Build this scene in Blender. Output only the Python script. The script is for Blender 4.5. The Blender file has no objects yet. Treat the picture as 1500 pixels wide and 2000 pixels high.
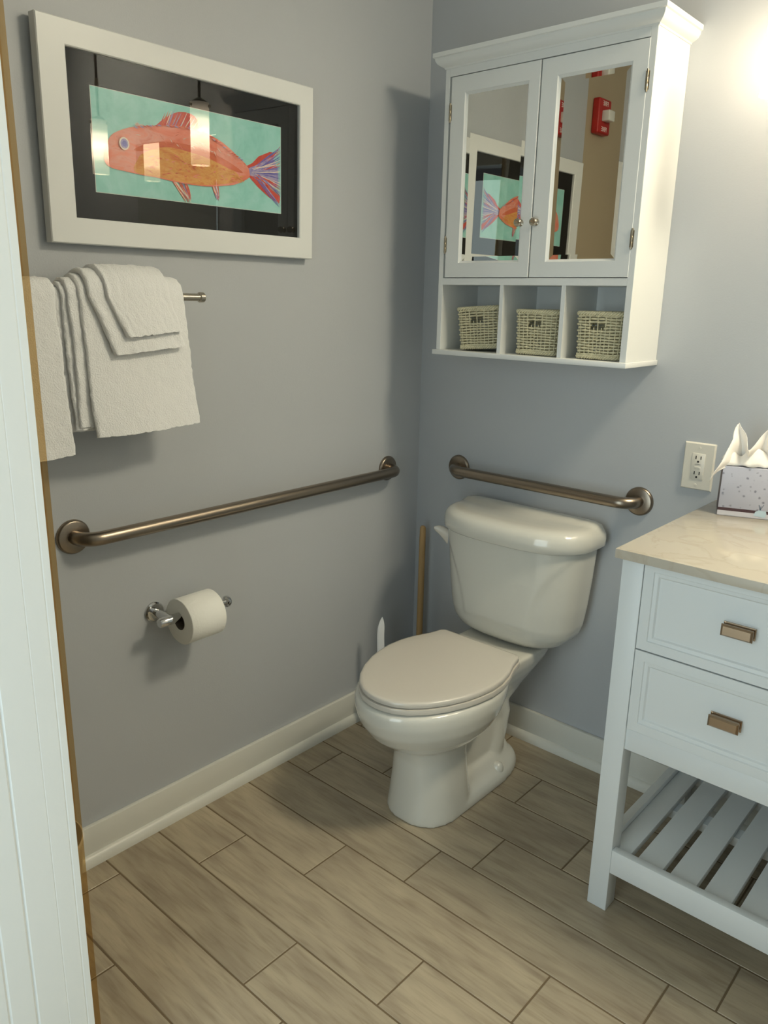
import bpy, bmesh, math, random
from mathutils import Vector, Matrix, noise
random.seed(7)
PI = math.pi
col = bpy.context.scene.collection
scene = bpy.context.scene

# ------------------------------------------------------------------ materials
def lin(c):
    return tuple(((x / 255 / 12.92) if x / 255 <= 0.04045 else ((x / 255 + 0.055) / 1.055) ** 2.4) for x in c) + (1.0,)

def mat(name, rgb, rough=0.5, metal=0.0, bump=0.0, bscale=200.0, var=0.0, vscale=6.0, coat=0.0, spec=0.5, stretch=None, sheen=0.0):
    m = bpy.data.materials.new(name); m.use_nodes = True
    nt = m.node_tree; b = nt.nodes['Principled BSDF']
    c = lin(rgb)
    b.inputs['Base Color'].default_value = c
    b.inputs['Roughness'].default_value = rough
    b.inputs['Metallic'].default_value = metal
    b.inputs['Coat Weight'].default_value = coat
    b.inputs['Coat Roughness'].default_value = 0.06
    b.inputs['Specular IOR Level'].default_value = spec
    b.inputs['Sheen Weight'].default_value = sheen
    tc = nt.nodes.new('ShaderNodeTexCoord')
    src = tc.outputs['Object']
    if stretch:
        mp = nt.nodes.new('ShaderNodeMapping'); mp.inputs['Scale'].default_value = stretch
        nt.links.new(src, mp.inputs['Vector']); src = mp.outputs['Vector']
    if var > 0:
        n = nt.nodes.new('ShaderNodeTexNoise'); n.inputs['Scale'].default_value = vscale; n.inputs['Detail'].default_value = 6
        nt.links.new(src, n.inputs['Vector'])
        mx = nt.nodes.new('ShaderNodeMix'); mx.data_type = 'RGBA'
        mx.inputs[6].default_value = tuple(min(1, x * (1 + var)) for x in c[:3]) + (1,)
        mx.inputs[7].default_value = tuple(x * (1 - var) for x in c[:3]) + (1,)
        nt.links.new(n.outputs['Fac'], mx.inputs[0]); nt.links.new(mx.outputs[2], b.inputs['Base Color'])
    if bump > 0:
        n2 = nt.nodes.new('ShaderNodeTexNoise'); n2.inputs['Scale'].default_value = bscale; n2.inputs['Detail'].default_value = 4
        nt.links.new(src, n2.inputs['Vector'])
        bp = nt.nodes.new('ShaderNodeBump'); bp.inputs['Strength'].default_value = bump; bp.inputs['Distance'].default_value = 0.002
        nt.links.new(n2.outputs['Fac'], bp.inputs['Height']); nt.links.new(bp.outputs['Normal'], b.inputs['Normal'])
    return m

M_wall = mat('wall_paint', (183, 187, 191), 0.42, bump=0.12, bscale=260, var=0.02, vscale=3)
M_tanwall = mat('tan_paint', (176, 160, 134), 0.5, bump=0.1, bscale=260, var=0.03)
M_ceil = mat('ceiling_paint', (226, 224, 218), 0.8)
M_trim = mat('trim_paint', (218, 218, 210), 0.35, bump=0.05, bscale=60, var=0.03, vscale=9)
M_white = mat('white_lacquer', (226, 228, 226), 0.33, bump=0.03, bscale=90)
M_van = mat('vanity_paint', (224, 229, 230), 0.35, bump=0.05, bscale=90, var=0.02, vscale=8)
M_door = mat('door_paint', (228, 233, 233), 0.4, bump=0.05, bscale=80, var=0.015, vscale=5)
M_porc = mat('porcelain', (213, 212, 203), 0.12, coat=0.6, spec=0.5)
M_seat = mat('seat_plastic', (205, 200, 190), 0.22, coat=0.2)
M_lever = mat('lever_plastic', (222, 216, 205), 0.25)
M_nickel = mat('brushed_nickel', (150, 138, 124), 0.3, metal=1.0, bump=0.06, bscale=30, stretch=(1, 1, 14))
M_chrome = mat('chrome', (205, 205, 205), 0.08, metal=1.0)
M_satin = mat('satin_nickel', (196, 188, 174), 0.2, metal=1.0)
M_bronze = mat('antique_bronze', (158, 138, 116), 0.25, metal=1.0)
M_dkbronze = mat('dark_bronze', (46, 38, 30), 0.4, metal=0.7)
M_brass = mat('aged_brass', (160, 150, 130), 0.3, metal=1.0)
M_terry = mat('terry', (242, 243, 243), 0.95, bump=1.0, bscale=330, sheen=0.25)
M_paper = mat('tissue_paper', (240, 240, 234), 0.95, bump=0.25, bscale=160)
M_card = mat('cardboard_core', (120, 110, 98), 0.9)
M_wicker = mat('cream_wicker', (216, 208, 174), 0.55, var=0.1, vscale=60)
M_mat = mat('black_mat', (15, 12, 8), 0.8, spec=0.2)
M_plate = mat('outlet_plastic', (224, 220, 208), 0.3)
M_dark = mat('dark_slot', (18, 16, 14), 0.6)
M_wood = mat('plunger_wood', (178, 146, 98), 0.5, var=0.18, vscale=30, stretch=(6, 6, 0.6), bump=0.1, bscale=80)
M_rubber = mat('black_rubber', (34, 30, 28), 0.6)
M_brush = mat('white_plastic', (232, 234, 236), 0.3)
M_red = mat('alarm_red', (176, 34, 28), 0.4)
M_lens = mat('strobe_lens', (225, 225, 218), 0.15)
M_print = mat('white_print', (235, 230, 225), 0.5)
M_tissue = mat('soft_tissue', (244, 240, 234), 0.95, bump=0.1, bscale=70)
M_bin = mat('bin_plastic', (205, 200, 188), 0.5)

def nodes_of(m):
    return m.node_tree, m.node_tree.nodes['Principled BSDF']

# stone top
M_quartz = mat('quartz_top', (198, 191, 177), 0.16, coat=0.3)
nt, b = nodes_of(M_quartz)
tc = nt.nodes.new('ShaderNodeTexCoord')
n = nt.nodes.new('ShaderNodeTexNoise'); n.inputs['Scale'].default_value = 5.5; n.inputs['Detail'].default_value = 9; n.inputs['Distortion'].default_value = 1.6
nt.links.new(tc.outputs['Object'], n.inputs['Vector'])
r = nt.nodes.new('ShaderNodeValToRGB')
r.color_ramp.elements[0].position = 0.47; r.color_ramp.elements[0].color = lin((196, 188, 173))
r.color_ramp.elements[1].position = 0.53; r.color_ramp.elements[1].color = lin((197, 190, 176))
e = r.color_ramp.elements.new(0.50); e.color = lin((190, 181, 165))
nt.links.new(n.outputs['Fac'], r.inputs['Fac']); nt.links.new(r.outputs['Color'], b.inputs['Base Color'])

# wood-look porcelain floor
M_tile = bpy.data.materials.new('wood_look_tile'); M_tile.use_nodes = True
nt, b = nodes_of(M_tile)
b.inputs['Roughness'].default_value = 0.42
tc = nt.nodes.new('ShaderNodeTexCoord')
at = nt.nodes.new('ShaderNodeAttribute'); at.attribute_name = 'rnd'
mul = nt.nodes.new('ShaderNodeVectorMath'); mul.operation = 'MULTIPLY'; mul.inputs[1].default_value = (37, 53, 11)
nt.links.new(at.outputs['Color'], mul.inputs[0])
add = nt.nodes.new('ShaderNodeVectorMath'); add.operation = 'ADD'
nt.links.new(tc.outputs['Object'], add.inputs[0]); nt.links.new(mul.outputs[0], add.inputs[1])
def tnoise(scale, vec_scale, detail=6, dist=0.0):
    mp = nt.nodes.new('ShaderNodeMapping'); mp.inputs['Scale'].default_value = vec_scale
    nt.links.new(add.outputs[0], mp.inputs['Vector'])
    n = nt.nodes.new('ShaderNodeTexNoise'); n.inputs['Scale'].default_value = scale; n.inputs['Detail'].default_value = detail
    n.inputs['Distortion'].default_value = dist
    nt.links.new(mp.outputs[0], n.inputs['Vector']); return n
n1 = tnoise(11, (0.5, 2.6, 1), 10, 0.35)
n2 = tnoise(40, (0.30, 3.6, 1), 8, 0.4)
r1 = nt.nodes.new('ShaderNodeValToRGB')
r1.color_ramp.elements[0].position = 0.28; r1.color_ramp.elements[0].color = lin((152, 138, 118))
r1.color_ramp.elements[1].position = 0.70; r1.color_ramp.elements[1].color = lin((186, 173, 148))
e = r1.color_ramp.elements.new(0.48); e.color = lin((172, 159, 136))
nt.links.new(n1.outputs['Fac'], r1.inputs['Fac'])
r2 = nt.nodes.new('ShaderNodeValToRGB')
r2.color_ramp.elements[0].position = 0.30; r2.color_ramp.elements[0].color = (0.84, 0.82, 0.79, 1)
r2.color_ramp.elements[1].position = 0.52; r2.color_ramp.elements[1].color = (1, 1, 1, 1)
nt.links.new(n2.outputs['Fac'], r2.inputs['Fac'])
mm = nt.nodes.new('ShaderNodeMix'); mm.data_type = 'RGBA'; mm.blend_type = 'MULTIPLY'; mm.inputs[0].default_value = 1.0
nt.links.new(r1.outputs['Color'], mm.inputs[6]); nt.links.new(r2.outputs['Color'], mm.inputs[7])
hs = nt.nodes.new('ShaderNodeHueSaturation')
sep = nt.nodes.new('ShaderNodeSeparateColor'); nt.links.new(at.outputs['Color'], sep.inputs[0])
mr = nt.nodes.new('ShaderNodeMapRange'); mr.inputs['To Min'].default_value = 0.90; mr.inputs['To Max'].default_value = 1.06
nt.links.new(sep.outputs[0], mr.inputs['Value']); nt.links.new(mr.outputs[0], hs.inputs['Value'])
nt.links.new(mm.outputs[2], hs.inputs['Color']); nt.links.new(hs.outputs['Color'], b.inputs['Base Color'])
bp = nt.nodes.new('ShaderNodeBump'); bp.inputs['Strength'].default_value = 0.15; bp.inputs['Distance'].default_value = 0.001
nt.links.new(n2.outputs['Fac'], bp.inputs['Height']); nt.links.new(bp.outputs['Normal'], b.inputs['Normal'])
M_grout = mat('grout', (112, 96, 72), 0.9, var=0.08, vscale=30)

# mirror, glass, translucent amber
M_mirror = mat('mirror_silver', (228, 228, 222), 0.004, metal=1.0)
M_glass = bpy.data.materials.new('picture_glass'); M_glass.use_nodes = True
nt = M_glass.node_tree; nt.nodes.clear()
out = nt.nodes.new('ShaderNodeOutputMaterial'); mix = nt.nodes.new('ShaderNodeMixShader')
tr = nt.nodes.new('ShaderNodeBsdfTransparent'); gl = nt.nodes.new('ShaderNodeBsdfGlossy'); gl.inputs['Roughness'].default_value = 0.0
fr = nt.nodes.new('ShaderNodeFresnel'); fr.inputs['IOR'].default_value = 1.60
ge = nt.nodes.new('ShaderNodeNewGeometry'); iv = nt.nodes.new('ShaderNodeMath'); iv.operation = 'SUBTRACT'; iv.inputs[0].default_value = 1.0
nt.links.new(ge.outputs['Backfacing'], iv.inputs[1])
fm = nt.nodes.new('ShaderNodeMath'); fm.operation = 'MULTIPLY'; nt.links.new(fr.outputs[0], fm.inputs[0]); nt.links.new(iv.outputs[0], fm.inputs[1])
nt.links.new(fm.outputs[0], mix.inputs[0]); nt.links.new(tr.outputs[0], mix.inputs[1]); nt.links.new(gl.outputs[0], mix.inputs[2]); nt.links.new(mix.outputs[0], out.inputs[0])
M_amber = bpy.data.materials.new('amber_translucent'); M_amber.use_nodes = True
nt = M_amber.node_tree; nt.nodes.clear()
out = nt.nodes.new('ShaderNodeOutputMaterial'); mix = nt.nodes.new('ShaderNodeMixShader'); mix.inputs[0].default_value = 0.12
tr = nt.nodes.new('ShaderNodeBsdfTransparent'); tr.inputs['Color'].default_value = (0.84, 0.73, 0.54, 1)
df = nt.nodes.new('ShaderNodeBsdfPrincipled'); df.inputs['Base Color'].default_value = lin((176, 142, 92)); df.inputs['Roughness'].default_value = 0.4
nt.links.new(tr.outputs[0], mix.inputs[1]); nt.links.new(df.outputs[0], mix.inputs[2]); nt.links.new(mix.outputs[0], out.inputs[0])

# lit frosted lamp glass: brightest round the bulb inside it
LAMP_K = 32.0
CEIL_K = 72.0
M_shade = bpy.data.materials.new('lit_frosted_glass'); M_shade.use_nodes = True
nt, b = nodes_of(M_shade)
b.inputs['Base Color'].default_value = (0.8, 0.78, 0.74, 1); b.inputs['Roughness'].default_value = 0.3
tc = nt.nodes.new('ShaderNodeTexCoord'); sx = nt.nodes.new('ShaderNodeSeparateXYZ'); nt.links.new(tc.outputs['Object'], sx.inputs[0])
r = nt.nodes.new('ShaderNodeValToRGB')
mr = nt.nodes.new('ShaderNodeMapRange'); mr.inputs['From Min'].default_value = -0.105; mr.inputs['From Max'].default_value = 0.105
nt.links.new(sx.outputs[2], mr.inputs['Value']); nt.links.new(mr.outputs[0], r.inputs['Fac'])
cr = r.color_ramp; cr.interpolation = 'EASE'
cr.elements[0].position = 0.0; cr.elements[0].color = (0.11,) * 3 + (1,)
cr.elements[1].position = 1.0; cr.elements[1].color = (0.03,) * 3 + (1,)
for p, v in ((0.18, 0.22), (0.36, 0.68), (0.52, 1.0), (0.68, 0.58), (0.84, 0.14)):
    e = cr.elements.new(p); e.color = (v, v, v, 1)
ml = nt.nodes.new('ShaderNodeMath'); ml.operation = 'MULTIPLY'; ml.inputs[1].default_value = LAMP_K
nt.links.new(r.outputs['Color'], ml.inputs[0]); nt.links.new(ml.outputs[0], b.inputs['Emission Strength'])
b.inputs['Emission Color'].default_value = (1.0, 0.81, 0.56, 1)

# ------------------------------------------------------------------ mesh helpers
def bx(bm, x0, x1, y0, y1, z0, z1, bev=0.0, seg=2, rot=None, piv=None):
    r = bmesh.ops.create_cube(bm, size=1.0); vs = r['verts']
    for v in vs:
        v.co = Vector(((x0 + x1) / 2 + v.co.x * (x1 - x0), (y0 + y1) / 2 + v.co.y * (y1 - y0), (z0 + z1) / 2 + v.co.z * (z1 - z0)))
    if bev > 0:
        es = list({e for v in vs for e in v.link_edges})
        r2 = bmesh.ops.bevel(bm, geom=es, offset=bev, segments=seg, profile=0.5, affect='EDGES')
        vs = list({v for f in r2['faces'] for v in f.verts} | {v for v in vs if v.is_valid})
    if rot is not None:
        for v in vs: v.co = rot @ (v.co - piv) + piv
    return vs

def tube(bm, pts, rad, seg=16, caps=True, closed=False):
    pts = [Vector(p) for p in pts]; n = len(pts)
    if not hasattr(rad, '__len__'): rad = [rad] * n
    rings = []; up = None
    for i, p in enumerate(pts):
        if closed: t = (pts[(i + 1) % n] - pts[i - 1])
        else: t = pts[min(i + 1, n - 1)] - pts[max(i - 1, 0)]
        t.normalize()
        if up is None:
            a = Vector((0, 0, 1)) if abs(t.z) < 0.9 else Vector((1, 0, 0))
            up = (a - t * a.dot(t)).normalized()
        else:
            up = (up - t * up.dot(t)).normalized()
        s = t.cross(up)
        rings.append([bm.verts.new(p + (up * math.cos(2 * PI * k / seg) + s * math.sin(2 * PI * k / seg)) * rad[i]) for k in range(seg)])
    m = n if closed else n - 1
    for i in range(m):
        a, c = rings[i], rings[(i + 1) % n]
        for k in range(seg):
            bm.faces.new((a[k], a[(k + 1) % seg], c[(k + 1) % seg], c[k]))
    if caps and not closed:
        bm.faces.new(rings[0][::-1]); bm.faces.new(rings[-1])

def lathe(bm, prof, origin, axis, seg=40):
    """prof: list of (radius, distance along axis)."""
    o = Vector(origin); a = Vector(axis).normalized()
    h = Vector((0, 0, 1)) if abs(a.z) < 0.9 else Vector((1, 0, 0))
    u = (h - a * h.dot(a)).normalized(); w = a.cross(u)
    rings = []
    for r, d in prof:
        if r < 1e-6: rings.append([bm.verts.new(o + a * d)])
        else: rings.append([bm.verts.new(o + a * d + (u * math.cos(2 * PI * k / seg) + w * math.sin(2 * PI * k / seg)) * r) for k in range(seg)])
    for A, B in zip(rings, rings[1:]):
        for k in range(seg):
            q = [A[k % len(A)], A[(k + 1) % len(A)], B[(k + 1) % len(B)], B[k % len(B)]]
            q = list(dict.fromkeys(q))
            if len(q) > 2: bm.faces.new(q)
    if len(rings[0]) > 1: bm.faces.new(rings[0][::-1])
    if len(rings[-1]) > 1: bm.faces.new(rings[-1])

def loft(bm, rings, cap0=True, cap1=True):
    R = [[bm.verts.new(p) for p in ring] for ring in rings]; n = len(R[0])
    for a, c in zip(R, R[1:]):
        for k in range(n): bm.faces.new((a[k], a[(k + 1) % n], c[(k + 1) % n], c[k]))
    if cap0: bm.faces.new(R[0][::-1])
    if cap1: bm.faces.new(R[-1])
    return R

def link(name, data, parent=None):
    o = bpy.data.objects.new(name, data); col.objects.link(o)
    if parent is not None: o.parent = parent
    return o

def wloc(o):
    v = Vector((0, 0, 0))
    while o is not None: v = v + o.location; o = o.parent
    return v

def obj(name, bm, m, parent=None, smooth=True, angle=35, base=None):
    """bm in world metres; the object's origin goes to its own base point."""
    bmesh.ops.recalc_face_normals(bm, faces=bm.faces)
    xs = [v.co for v in bm.verts]
    lo = Vector([min(c[i] for c in xs) for i in range(3)]); hi = Vector([max(c[i] for c in xs) for i in range(3)])
    org = Vector(base) if base is not None else Vector(((lo.x + hi.x) / 2, (lo.y + hi.y) / 2, lo.z))
    bmesh.ops.translate(bm, verts=bm.verts, vec=-org)
    me = bpy.data.meshes.new(name)
    if smooth:
        ang = math.radians(angle)
        for f in bm.faces: f.smooth = True
        for e in bm.edges:
            if len(e.link_faces) == 2 and e.calc_face_angle(0) > ang: e.smooth = False
    bm.to_mesh(me); bm.free()
    for q in (m if isinstance(m, (list, tuple)) else [m]): me.materials.append(q)
    o = link(name, me, parent)
    o.location = org - (wloc(parent) if parent is not None else Vector((0, 0, 0)))
    return o

def tag(o, label, cat, group=None, kind=None):
    o['label'] = label; o['category'] = cat
    if group: o['group'] = group
    if kind: o['kind'] = kind
    return o

def thing(name, loc, label, cat, group=None):
    o = link(name, None); o.location = loc; o.empty_display_size = 0.05
    return tag(o, label, cat, group)

def struct(o, label=None):
    o['kind'] = 'structure'
    if label: o['label'] = label
    return o

def B(): return bmesh.new()

# ------------------------------------------------------------------ room shell
RX, FY, CZ = 2.45, -2.36, 2.45
ROW0, RW = -0.1727, 0.1497
bm = B(); bx(bm, -0.1, RX + .1, FY - 1.6, 0.1, -0.06, -0.0012)
# tiles: one mesh, a face per tile, staggered like the photographed floor
offs = {-1: .45, 0: .05, 1: .2817, 2: .1162, 3: .021, 4: .4245, 5: .2047, 6: .567, 7: .0938, 8: .3299, 9: .15}
PL = 0.5965; G = 0.0020
tiles = []
for r_ in range(-2, 26):
    y1 = ROW0 - r_ * RW; y0 = y1 - RW
    off = offs.get(r_, random.random() * PL)
    for k in range(-2, 6):
        xa = off + k * PL; xb = xa + PL
        xa, xb = max(xa, -0.02), min(xb, RX + 0.05); yb = min(y1, 0.02)
        if xb - xa < 0.01 or yb - y0 < 0.01 or y0 < FY - 1.55: continue
        tiles.append((xa + G, xb - G, y0 + G, yb - G, random.random()))
fmap = []
for xa, xb, y0, yb, q in tiles:
    n0 = len(bm.faces)
    vs0 = [bm.verts.new((x, y, -0.0012)) for x, y in ((xa, y0), (xb, y0), (xb, yb), (xa, yb))]
    i = 0.0012
    vs1 = [bm.verts.new((x, y, 0.0)) for x, y in ((xa + i, y0 + i), (xb - i, y0 + i), (xb - i, yb - i), (xa + i, yb - i))]
    fs = [bm.faces.new(vs1)] + [bm.faces.new((vs0[k], vs0[(k + 1) % 4], vs1[(k + 1) % 4], vs1[k])) for k in range(4)]
    for f in fs: f.material_index = 1
    fmap += [(f, q) for f in fs]
bm.faces.ensure_lookup_table(); bm.faces.index_update()
vals = {f.index: q for f, q in fmap}
bmesh.ops.recalc_face_normals(bm, faces=[f for f in bm.faces if f.material_index == 0])
me = bpy.data.meshes.new('floor'); bm.to_mesh(me); bm.free()
me.materials.append(M_grout); me.materials.append(M_tile)
a = me.attributes.new('rnd', 'FLOAT_COLOR', 'FACE')
for i in range(len(me.polygons)):
    q = vals.get(i, 0.5); a.data[i].color = (q, (q * 7.3) % 1, (q * 3.1) % 1, 1)
struct(link('floor', me), 'floor of wood-look porcelain planks')

YS = -1.272     # where the left wall's paint changes by the door
def slab(name, x0, x1, y0, y1, z0, z1, m, lab=None):
    bm = B(); bx(bm, x0, x1, y0, y1, z0, z1); return struct(obj(name, bm, m, smooth=False), lab)
slab('wall_left', -0.1, 0, YS, 0, -0.06, CZ, M_wall, 'blue-grey painted left wall')
slab('wall_left_front', -0.1, 0, FY, YS, -0.06, CZ, M_tanwall, 'tan wall behind the door')
slab('wall_back', -0.1, RX + .1, 0, 0.1, -0.06, CZ, M_wall, 'blue-grey painted back wall')
slab('wall_right', RX, RX + .1, FY, 0, -0.06, CZ, M_wall)
slab('ceiling', -0.1, RX + .1, FY - .1, 0.1, CZ, CZ + .08, M_ceil)
bm = B()
DX0, DX1, DZ = 0.60, 1.44, 2.06
bx(bm, -0.1, DX0, FY - .1, FY, -0.06, CZ); bx(bm, DX1, RX + .1, FY - .1, FY, -0.06, CZ); bx(bm, DX0, DX1, FY - .1, FY, DZ, CZ)
struct(obj('wall_front', bm, M_wall, smooth=False))
bm = B()
for x0, x1, z0, z1 in ((DX0 - .07, DX0, 0, DZ + .07), (DX1, DX1 + .07, 0, DZ + .07), (DX0, DX1, DZ, DZ + .07)):
    bx(bm, x0, x1, FY, FY + .016, z0, z1, .003)
struct(obj('trim_1', bm, M_trim))

def baseboard(name, x0, x1, y0, y1, dx, dy):
    HB = 0.1017
    bm = B()
    if dx: bx(bm, 0, .0125, y0, y1, 0, HB, .0025)
    else: bx(bm, x0, x1, -.0125, 0, 0, HB, .0025)
    o = struct(obj(name, bm, M_trim))
    bm = B(); prof = [(0.0, 0.0)] + [(.016 * math.cos(t), .027 * math.sin(t)) for t in [i * PI / 16 for i in range(9)]]
    rings = []
    for s in (0, 1):
        if dx: rings.append([(0.0125 + p, (y0, y1)[s], q) for p, q in prof])
        else: rings.append([((x0, x1)[s], -0.0125 - p, q) for p, q in prof])
    loft(bm, rings); obj('shoe_molding', bm, M_trim, o)
    return o
baseboard('baseboard_left', 0, 0, FY, 0, 1, 0)
baseboard('baseboard_back', 0.0125, RX, 0, 0, 0, 1)

# ------------------------------------------------------------------ open door, beadboard faced
bm = B()
DXF = 0.60; DYE = -1.5487; DYH = FY + .012
gro = [-1.5597, -1.6362, -1.6753 - .0] ; yv = -1.6753
grs = [(-1.5597, .0006, .0016), (-1.589, .0004, .0012), (-1.6362, .002, .003), (-1.6753, .0016, .003)]
y = -1.6753
while y > DYH + .12:
    y -= .0757; grs.append((y, .002, .003))
prof = [(DYE, 0), ]
for y, d, w in grs: prof += [(y + w, 0), (y, d), (y - w, 0)]
prof += [(DYH, 0)]
rings = []
for z in (0.012, 2.04):
    rings.append([(DXF - d, yy, z) for yy, d in prof] + [(DXF - .036, DYH, z), (DXF - .036, DYE, z)])
loft(bm, rings)
door = struct(obj('door_1', bm, M_door, smooth=False), 'white grooved door standing open at the left')
bm = B(); bx(bm, DXF - .010, DXF - .004, DYE - .002, DYE + .0122, .02, 2.03, .001)  # translucent amber strip reaching just past the door edge
obj('edge_strip', bm, M_amber, door)['label'] = 'translucent amber strip along the door edge'

# ------------------------------------------------------------------ framed fish picture (leans out a little at the top)
FZ0, FZ1, FYA, FYB = 1.4583, 1.868, -1.2202, -0.5093
pic = thing('framed_picture', (0.0, (FYA + FYB) / 2, FZ0), 'white-framed picture of an orange fish on the left wall', 'picture')
TILT = math.radians(1.0)
def obj_pic(name, bm, m, parent, **k):
    o = obj(name, bm, m, parent, base=(0.0, (FYA + FYB) / 2, FZ0), **k); return o
bm = B(); XF = 0.028
mY0, mY1, mZ0, mZ1 = -1.1636, -0.5541, 1.5092, 1.8211
# mitred frame: profile swept round the rectangle
def framering(inset_y0, inset_y1, inset_z0, inset_z1, x):
    return [(x, inset_y0, inset_z0), (x, inset_y1, inset_z0), (x, inset_y1, inset_z1), (x, inset_y0, inset_z1)]
rs = [framering(FYA + .004, FYB - .004, FZ0 + .004, FZ1 - .004, 0.002), framering(FYA, FYB, FZ0, FZ1, 0.004), framering(FYA, FYB, FZ0, FZ1, XF - .002),
      framering(FYA + .002, FYB - .002, FZ0 + .002, FZ1 - .002, XF), framering(mY0 - .002, mY1 + .002, mZ0 - .002, mZ1 + .002, XF),
      framering(mY0, mY1, mZ0, mZ1, XF - .002), framering(mY0, mY1, mZ0, mZ1, .006), framering(mY0 - .03, mY1 + .03, mZ0 - .03, mZ1 + .03, .002)]
R = loft(bm, rs, False, False)
for k in range(4): bm.faces.new((R[-1][k], R[-1][(k + 1) % 4], R[0][(k + 1) % 4], R[0][k]))
frame = obj_pic('frame', bm, M_white, pic, smooth=False)
bm = B(); bx(bm, .006, .0175, mY0 - .004, mY1 + .004, mZ0 - .004, mZ1 + .004)
matb = obj_pic('mat_board', bm, M_mat, pic, smooth=False)
bm = B(); bx(bm, .0215, .0232, mY0 - .001, mY1 + .001, mZ0 - .001, mZ1 + .001)
glass = obj_pic('glass', bm, M_glass, pic, smooth=False)

def paint(name, cols, scale=30, stretch=(1, 1, 1), rough=0.7):
    m = bpy.data.materials.new(name); m.use_nodes = True
    nt = m.node_tree; b = nt.nodes['Principled BSDF']; b.inputs['Roughness'].default_value = rough
    tc = nt.nodes.new('ShaderNodeTexCoord'); mp = nt.nodes.new('ShaderNodeMapping'); mp.inputs['Scale'].default_value = stretch
    nt.links.new(tc.outputs['Object'], mp.inputs[0])
    n = nt.nodes.new('ShaderNodeTexNoise'); n.inputs['Scale'].default_value = scale; n.inputs['Detail'].default_value = 7; n.inputs['Roughness'].default_value = 0.65; n.inputs['Distortion'].default_value = 0.6
    nt.links.new(mp.outputs[0], n.inputs['Vector'])
    r = nt.nodes.new('ShaderNodeValToRGB'); cr = r.color_ramp
    N = len(cols)
    for i, c in enumerate(cols):
        p = 0.30 + 0.4 * i / (N - 1)
        if i == 0: e = cr.elements[0]; e.position = p
        elif i == N - 1: e = cr.elements[-1]; e.position = p
        else: e = cr.elements.new(p)
        e.color = lin(c)
    nt.links.new(n.outputs['Fac'], r.inputs[0]); nt.links.new(r.outputs['Color'], b.inputs['Base Color'])
    return m
P_bg = paint('print_teal', [(132, 196, 186), (150, 210, 200), (168, 218, 212)], 14)
P_edge = paint('print_edge', [(206, 214, 206), (214, 220, 212)], 10)
P_salmon = paint('paint_salmon', [(220, 112, 86), (230, 128, 100), (228, 150, 128), (214, 98, 74)], 22, (1, 0.7, 2))
P_rust = paint('paint_rust', [(198, 84, 54), (214, 108, 66), (206, 96, 74)], 40, (1, 0.5, 2))
P_gold = paint('paint_gold', [(208, 104, 60), (216, 140, 66), (224, 166, 86), (210, 116, 68)], 40, (1, 0.8, 2))
P_red = paint('paint_red', [(186, 52, 40), (206, 74, 54), (196, 92, 92)], 60)
P_lav = paint('paint_lavender', [(120, 112, 176), (158, 148, 190), (196, 176, 184)], 70)
P_pink = paint('paint_pale', [(224, 200, 186), (230, 214, 196), (214, 176, 150)], 70)
P_blue = paint('paint_blue', [(92, 84, 158), (120, 116, 186)], 50)
pm = [P_edge, P_bg, P_salmon, P_rust, P_gold, P_red, P_lav, P_pink, P_blue]
bm = B()
AY0, AY1, AZ0, AZ1 = -1.1133, -0.6092, 1.5629, 1.7632
bx(bm, .0172, .0178, AY0, AY1, AZ0, AZ1)
depth = [.0180]
def poly(pts, mi, dx=0.00006):
    depth[0] += dx
    f = bm.faces.new([bm.verts.new((depth[0], y, z)) for y, z in pts]); f.material_index = mi
    if f.calc_area() and f.normal.x < 0: f.normal_flip()
    return f
poly([(AY0 + .0012, AZ0 + .0012), (AY1 - .0012, AZ0 + .0012), (AY1 - .0012, AZ1 - .0012), (AY0 + .0012, AZ1 - .0012)], 1)
body = [(-1.0905, 1.640), (-1.0817, 1.6625), (-1.0694, 1.679), (-1.043, 1.6927), (-1.0111, 1.7028), (-0.9622, 1.7115), (-0.917, 1.7190), (-0.8767, 1.7195), (-0.8291, 1.7150), (-0.7862, 1.7020), (-0.7484, 1.6814), (-0.7193, 1.6631), (-0.711, 1.6493), (-0.7135, 1.6356), (-0.7509, 1.6176), (-0.7902, 1.6094), (-0.8408, 1.603), (-0.8951, 1.6028), (-0.9354, 1.6045), (-0.9691, 1.6073), (-1.0019, 1.608), (-1.044, 1.6109), (-1.0745, 1.6137), (-1.0890, 1.622)]
def smoothpoly(pts, sub=4):
    n = len(pts); o = []
    for i in range(n):
        p0, p1, p2, p3 = [Vector((*pts[(i + k) % n], 0)) for k in (-1, 0, 1, 2)]
        for s in range(sub):
            t = s / sub
            q = 0.5 * ((2 * p1) + (p2 - p0) * t + (2 * p0 - 5 * p1 + 4 * p2 - p3) * t * t + (3 * p1 - p0 - 3 * p2 + p3) * t ** 3)
            o.append((q.x, q.y))
    return o
def stroke(a, b_, w, mi):
    a, b_ = Vector((*a, 0)), Vector((*b_, 0)); d = (b_ - a).normalized(); nrm = Vector((-d.y, d.x, 0)) * w
    m1 = a.lerp(b_, .5) + nrm * random.uniform(-.8, .8)
    p = [a - nrm * .3, m1 - nrm, b_ - nrm * .25, b_ + nrm * .25, m1 + nrm, a + nrm * .3]
    poly([(q.x, q.y) for q in p], mi, 0.000012)
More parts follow.
